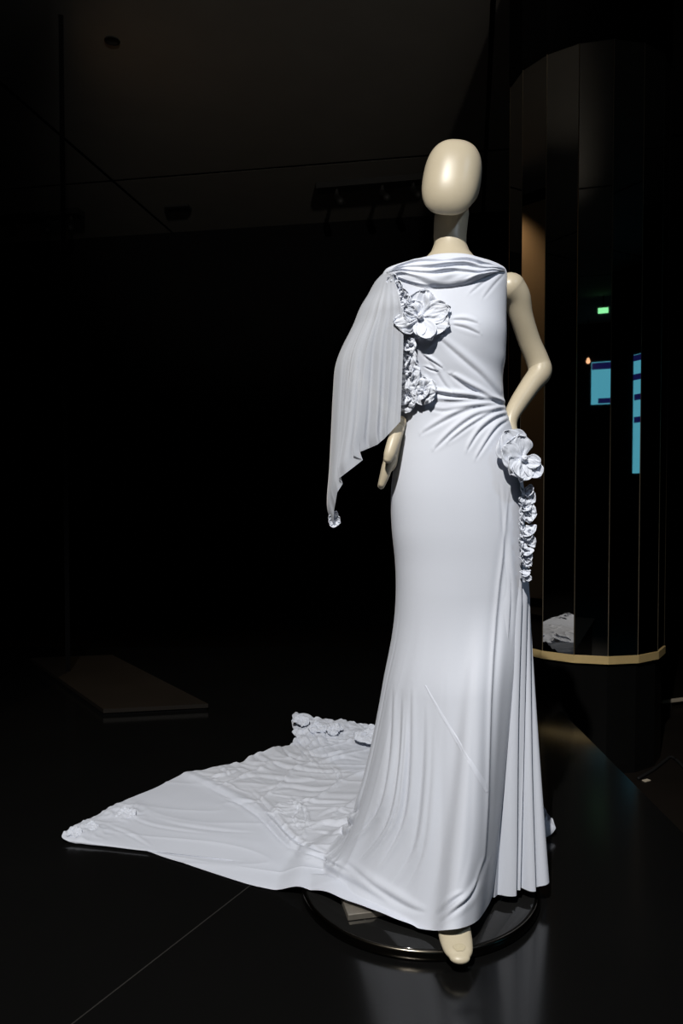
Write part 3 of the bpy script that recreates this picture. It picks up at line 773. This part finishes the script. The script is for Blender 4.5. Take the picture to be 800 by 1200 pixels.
wv_ = 2.2 * noise(ii * 8, tb * .5, 3.1) + .6 * noise(ii * 15, tb * .6, 5.7) + .1 * noise(ii * 40, tb * .8, 1.7)
Yd = Yd - amp * wv_ * sstep(0, .06, i_) * sstep(1.0, .94, i_)
CAP = at(p2[..., 0], p2[..., 1], Yd)
cape_o = grid_obj('cape_sleeve', CAP, M['sheer'], gown, flip=True); tag(cape_o, 'sheer cape sleeve')

# ---------------------------------------------------------------- fabric flowers
def basis(n, roll=0.0, up=(0, 0, 1)):
    n = np.asarray(n, float); n /= np.linalg.norm(n)
    r = np.cross(up, n); r /= np.linalg.norm(r); u = np.cross(n, r)
    c, s = math.cos(roll), math.sin(roll)
    return np.stack([c * r + s * u, -s * r + c * u, n])          # rows: x, y, outward
def petal(name, base, n, ang, length, width, lift, cup, crumple, parent, seed, curl=0.0, m='petal'):
    """rounded gathered petal growing from base in direction ang (degrees, 0 = picture right, 90 = up)"""
    R = basis(n)
    nr_, nc_ = 20, 30
    r = np.linspace(0, 1, nr_)[:, None]; s = np.linspace(-1, 1, nc_)[None]
    prof = np.sin(np.pi * np.clip(r, 0, 1) ** .62 * .5 + 0.0) ** .9
    wid = width * np.sqrt(np.clip(1 - (np.clip(r - .42, 0, 1) / .58) ** 2.4, 0, 1)) * (.30 + .70 * sstep(0, .5, r))
    lx = length * (r - .10 * (s ** 2) * sstep(.5, 1, r)) * np.ones_like(s)
    ly = wid * s
    lz = lift * r ** 1.2 + cup * (s ** 2) * sstep(0, .6, r) - curl * sstep(.65, 1, r)
    g = noise(s * 2.2 + seed, r * 2.4, seed * 1.7) ; g2 = 1 - np.minimum(1, np.abs(noise(s * 4.0 + seed * 3, r * 1.8 + 5, seed)) * 3)
    lz = lz + crumple * (g * 1.4 + .55 * g2 ** 2) * sstep(0, .4, r) + crumple * .3 * np.sin(s * 7 + seed) * (1 - r) * sstep(0, .15, r)
    a = math.radians(ang); ca, sa = math.cos(a), math.sin(a)
    X = lx * ca - ly * sa; Y = lx * sa + ly * ca
    P = X[..., None] * R[0] + Y[..., None] * R[1] + lz[..., None] * R[2] + np.asarray(base)
    o = grid_obj(name, P, M[m], parent)
    sol = o.modifiers.new('cloth', 'SOLIDIFY'); sol.thickness = .0012; sol.offset = 0
    return o
def bud(name, c, n, rad, parent, seed):
    th = np.linspace(0, math.pi, 14)[:, None]; ph = np.linspace(0, 2 * math.pi, 22, endpoint=False)[None]
    R = basis(n)
    rr = rad * (1 + .16 * np.sin(3 * ph + 5 * th + seed))
    P = (rr * np.sin(th) * np.cos(ph))[..., None] * R[0] + (rr * np.sin(th) * np.sin(ph))[..., None] * R[1] + (rr * np.cos(th) * .9 * np.ones_like(ph))[..., None] * R[2] + np.asarray(c)
    return grid_obj(name, P, M['petal'], parent, wrap=True)
def flower_root(name, c, label=None):
    o = bpy.data.objects.new(name, None); COL.objects.link(o); o.location = c; o.empty_display_size = .02
    bpy.context.view_layer.update(); put(o, gown)
    if label: o['label'] = label
    return o
PXM = 1.70 / F                                     # metres per pixel at the dress front
def flower(c_px, petals, seed, budr, off=.012, n=None, base=None, label=None, name='fabric_flower'):
    c = surf(*c_px, off) if base is None else np.asarray(base, float); nn = surf_n(*c_px) if n is None else np.asarray(n, float)
    nn = nn / np.linalg.norm(nn)
    f = flower_root(name, c, label)
    for k, (ang, L, W, lift, cup, cr, curl, dz) in enumerate(petals):
        petal('petal', c + nn * dz, nn, ang, L * PXM, W * PXM, lift, cup, cr, f, seed + k * 1.37, curl)
    if budr: bud('bud', c + nn * .012, nn, budr, f, seed)
    return f
fc = surf(493, 373, .004); fn = np.array([-.12, -1, .10])
flower((493, 373), [(128, 24, 12, .008, .0, .007, 0, -.003), (80, 34, 17, .013, -.002, .010, .006, .0), (192, 32, 17, .018, -.006, .011, .010, .002), (160, 22, 11, .020, .003, .009, 0, .004),
       (14, 36, 14, .012, .003, .007, -.002, .002), (-20, 37, 17, .015, .002, .003, .002, .0), (-66, 33, 12, .013, .008, .002, 0, .003), (-92, 26, 8, .010, .006, .003, 0, .0)],
       2.3, .0075, n=fn, base=fc, label='large gathered flower on the chest')
# rosettes running up to the shoulder and down the left side
for x, y, r, sd in ((464, 331, 8, 1.1), (469, 340, 9, 2.2), (474, 350, 10, 3.7), (479, 357, 9, 9.7)):
    flower((x, y), [(a, r * 1.1, r * .7, .006, .003, .005, .0, 0) for a in (70, 170, 255, 330)], sd, .003, off=.006, name='gathered_ruche', label='small ruched fold below the shoulder')
for x, y, r, sd in ((483, 407, 10, 4.2), (480, 423, 16, 5.3), (483, 440, 17, 6.1), (480, 465, 19, 7.9), (498, 459, 16, 8.8), (476, 452, 11, 3.1)):
    flower((x, y), [(a + sd * 30, r * 1.05, r * .92, .013, -.003, .0055, .008, 0) for a in (0, 90, 180, 270)] + [(a + sd * 55, r * .62, r * .6, .012, .002, .005, .003, .003) for a in (20, 200)], sd, .004, off=.008, name='fabric_rosette')
# hip flower
hb = at(611, 538, 1.70); hn = np.array([.35, -1, .12])
flower((600, 538), [(124, 40, 25, .010, -.003, .005, .003, -.006), (95, 30, 17, .006, .002, .004, 0, -.004), (160, 32, 18, .010, -.003, .005, .0, .0), (222, 30, 16, .015, .007, .005, 0, .0), (252, 30, 14, .014, .007, .005, 0, .004), (308, 30, 12, .014, .007, .006, 0, .0),
        (338, 20, 9, .016, .006, .004, 0, .002), (285, 25, 9, .012, .005, .004, 0, -.004)], 11.7, .008, n=hn, base=hb, label='gathered flower on the right hip')
for k in range(13):
    y = 574 + k * 8.6; x = 613.5 + 1.2 * math.sin(k * 2.7); s_z = (10 if k < 9 else 7.5 - (k - 9) * .9) * (1.15 if k % 2 else .8)
    b = at(x, y, 1.712); n_ = np.array([.35, -1, .05])
    fr = flower_root('side_ruffle', b, 'small ruffle on the side seam')
    petal('ruffle_fold', b, n_, -15 + 45 * math.sin(k * 2.1), s_z * PXM, s_z * PXM * .95, .010, .005, .006, fr, 20 + k * 1.9)
    petal('ruffle_fold', b, n_, 215 + 40 * math.sin(k * 1.3), s_z * PXM * .8, s_z * PXM * .9, .008, .004, .006, fr, 31 + k * 2.3, .004)
# cape tip tassel of small petals
tb_ = at(391, 610, 1.812); fr = flower_root('sleeve_tip_flower', tb_, 'tiny flower at the sleeve tip')
for k, (a, L, W) in enumerate(((75, 13, 4), (30, 9, 5), (-20, 9, 5), (-95, 9, 5), (200, 7, 4), (130, 9, 4))):
    petal('petal', tb_ + np.array([0, -.004, 0]), (0, -1, 0), a, L * PXM, W * PXM, .008, .003, .004, fr, 40 + k)
# rosettes at the rear corner and tip of the train
def floor_rosette(x, y, z, r, sd, k_=1.0):
    b = onz(x, y, z); f = flower_root('train_rosette', b, 'gathered rosette on the train')
    d = b[1] / F
    for k in range(4):
        petal('petal', b, (0, -.35, .94), k * 90 + sd * 20, r * d * (1.2 + .5 * math.sin(sd + k * 2)), r * d * .95, .007 * k_, -.003 * k_, .008 * k_, f, sd + k * 1.3, .010 * k_)
floor_rosette(431, 860, .055, 13, 51); floor_rosette(353, 845, .065, 8, 57); floor_rosette(371, 851, .055, 9, 61); floor_rosette(392, 855, .05, 8, 66)
floor_rosette(146, 952, .016, 9, 71, .5); floor_rosette(87, 976, .020, 7, 76, .5); floor_rosette(106, 968, .016, 7, 79, .5)

# ------------------------------------------------------------------ things behind the viewer that only the column mirrors show
# tan partition on the low platform, washed by a warm downlight, edge-on to the viewer
pd = np.array([-1.5, 4.0]); pd /= np.linalg.norm(pd); pn = np.array([pd[1], -pd[0]])
pa, pb = pd * 4.05 + pn * -.02, pd * 4.95 + pn * -.02
part = empty('partition_wall', (*((pa + pb) / 2), .03), 'tan partition seen only as a tan strip in the column mirror', 'partition')
prz = math.atan2(pd[1], pd[0]); pm = (pa + pb) / 2
box('tan_face', (*(pm + pn * .009), 1.70), (.9, .012, 3.2), M['wall_tan'], part, prz)
box('black_back', (*(pm - pn * .002), 1.715), (.9, .010, 3.37), M['black'], part, prz)
box('edge_post', (*(pa - pd * .01 + pn * .004), 1.715), (.02, .024, 3.37), M['black'], part, prz)
lp = pm + pn * .28
spot('partition_downlight', (lp[0], lp[1], 3.52), (pm[0], pm[1], 1.4), 34, (1.0, 0.72, 0.42), 80, 0.9, 0.03)
dl = empty('downlight', (lp[0], lp[1], ZC), 'small black downlight above the tan partition', 'lamp')
lathe('can', [(.001, ZC), (.04, ZC), (.045, ZC - .004), (.036, ZC - .006), (.034, ZC - .003), (.001, ZC - .002)], lp[0], lp[1], M['track'], dl, 24)
# screens, green lamp and bulb behind the viewer
def screen(name, c, w, h, axis, bars, label):
    t = empty(name, (c[0], c[1], c[2] - h / 2), label, 'screen')
    sz = (w, .04, h) if axis == 'x' else (.04, w, h)
    box('panel', c, sz, M['screen'], t)
    fz = (w + .06, .03, h + .06) if axis == 'x' else (.03, w + .06, h + .06)
    sg = (0, -.012, 0) if axis == 'x' else (.012, 0, 0)
    box('bezel', (c[0] + sg[0], c[1] + sg[1], c[2]), fz, M['track'], t)
    for zf, off_, ln, th_ in bars:
        o_ = (off_ * w, .024, zf * h) if axis == 'x' else (-.024, off_ * w, zf * h)
        s_b = (ln * w, .006, th_ * h) if axis == 'x' else (.006, ln * w, th_ * h)
        box('screen_bar', (c[0] + o_[0], c[1] + o_[1], c[2] + o_[2]), s_b, M['screen_navy'], t)
screen('wall_screen', (.50, -5.09, 2.66), .42, .66, 'x', [(.40, 0, .96, .16), (-.42, .05, .6, .12)], 'cyan screen reflected in the middle mirror panel')
screen('wall_screen', (4.99, -.40, 1.86), .46, 1.36, 'y', [(.47, 0, .98, .05), (.31, 0, .98, .05), (.14, -.15, .6, .05), (-.05, -.3, .3, .05), (-.2, .2, .5, .10), (-.33, .15, .6, .08)], 'tall cyan screen reflected near the right column edge')
ex = empty('green_lamp', (.60, -3.45, 3.36), 'green lamp reflected high in the middle mirror panel', 'lamp')
box('lit_face', (.60, -3.45, 3.40), (.13, .03, .07), M['exit'], ex, 0, .004); box('housing', (.60, -3.475, 3.41), (.16, .03, .10), M['track'], ex); box('stem', (.60, -3.475, 3.53), (.02, .02, .14), M['track'], ex)
pb_ = empty('pendant_bulb', (.27, -4.8, 2.95), 'tiny warm bulb reflected in the middle mirror panel', 'lamp')
grid_obj('bulb', tube([(.27, -4.8, 2.96), (.27, -4.8, 3.0)], [.032, .02], n=16, rings=8), M['bulb'], pb_, wrap=True)
grid_obj('cord', tube([(.27, -4.8, 3.01), (.27, -4.8, 3.3), (.27, -4.8, 3.6)], [.006, .006, .006], n=8, rings=6), M['track'], pb_, wrap=True)
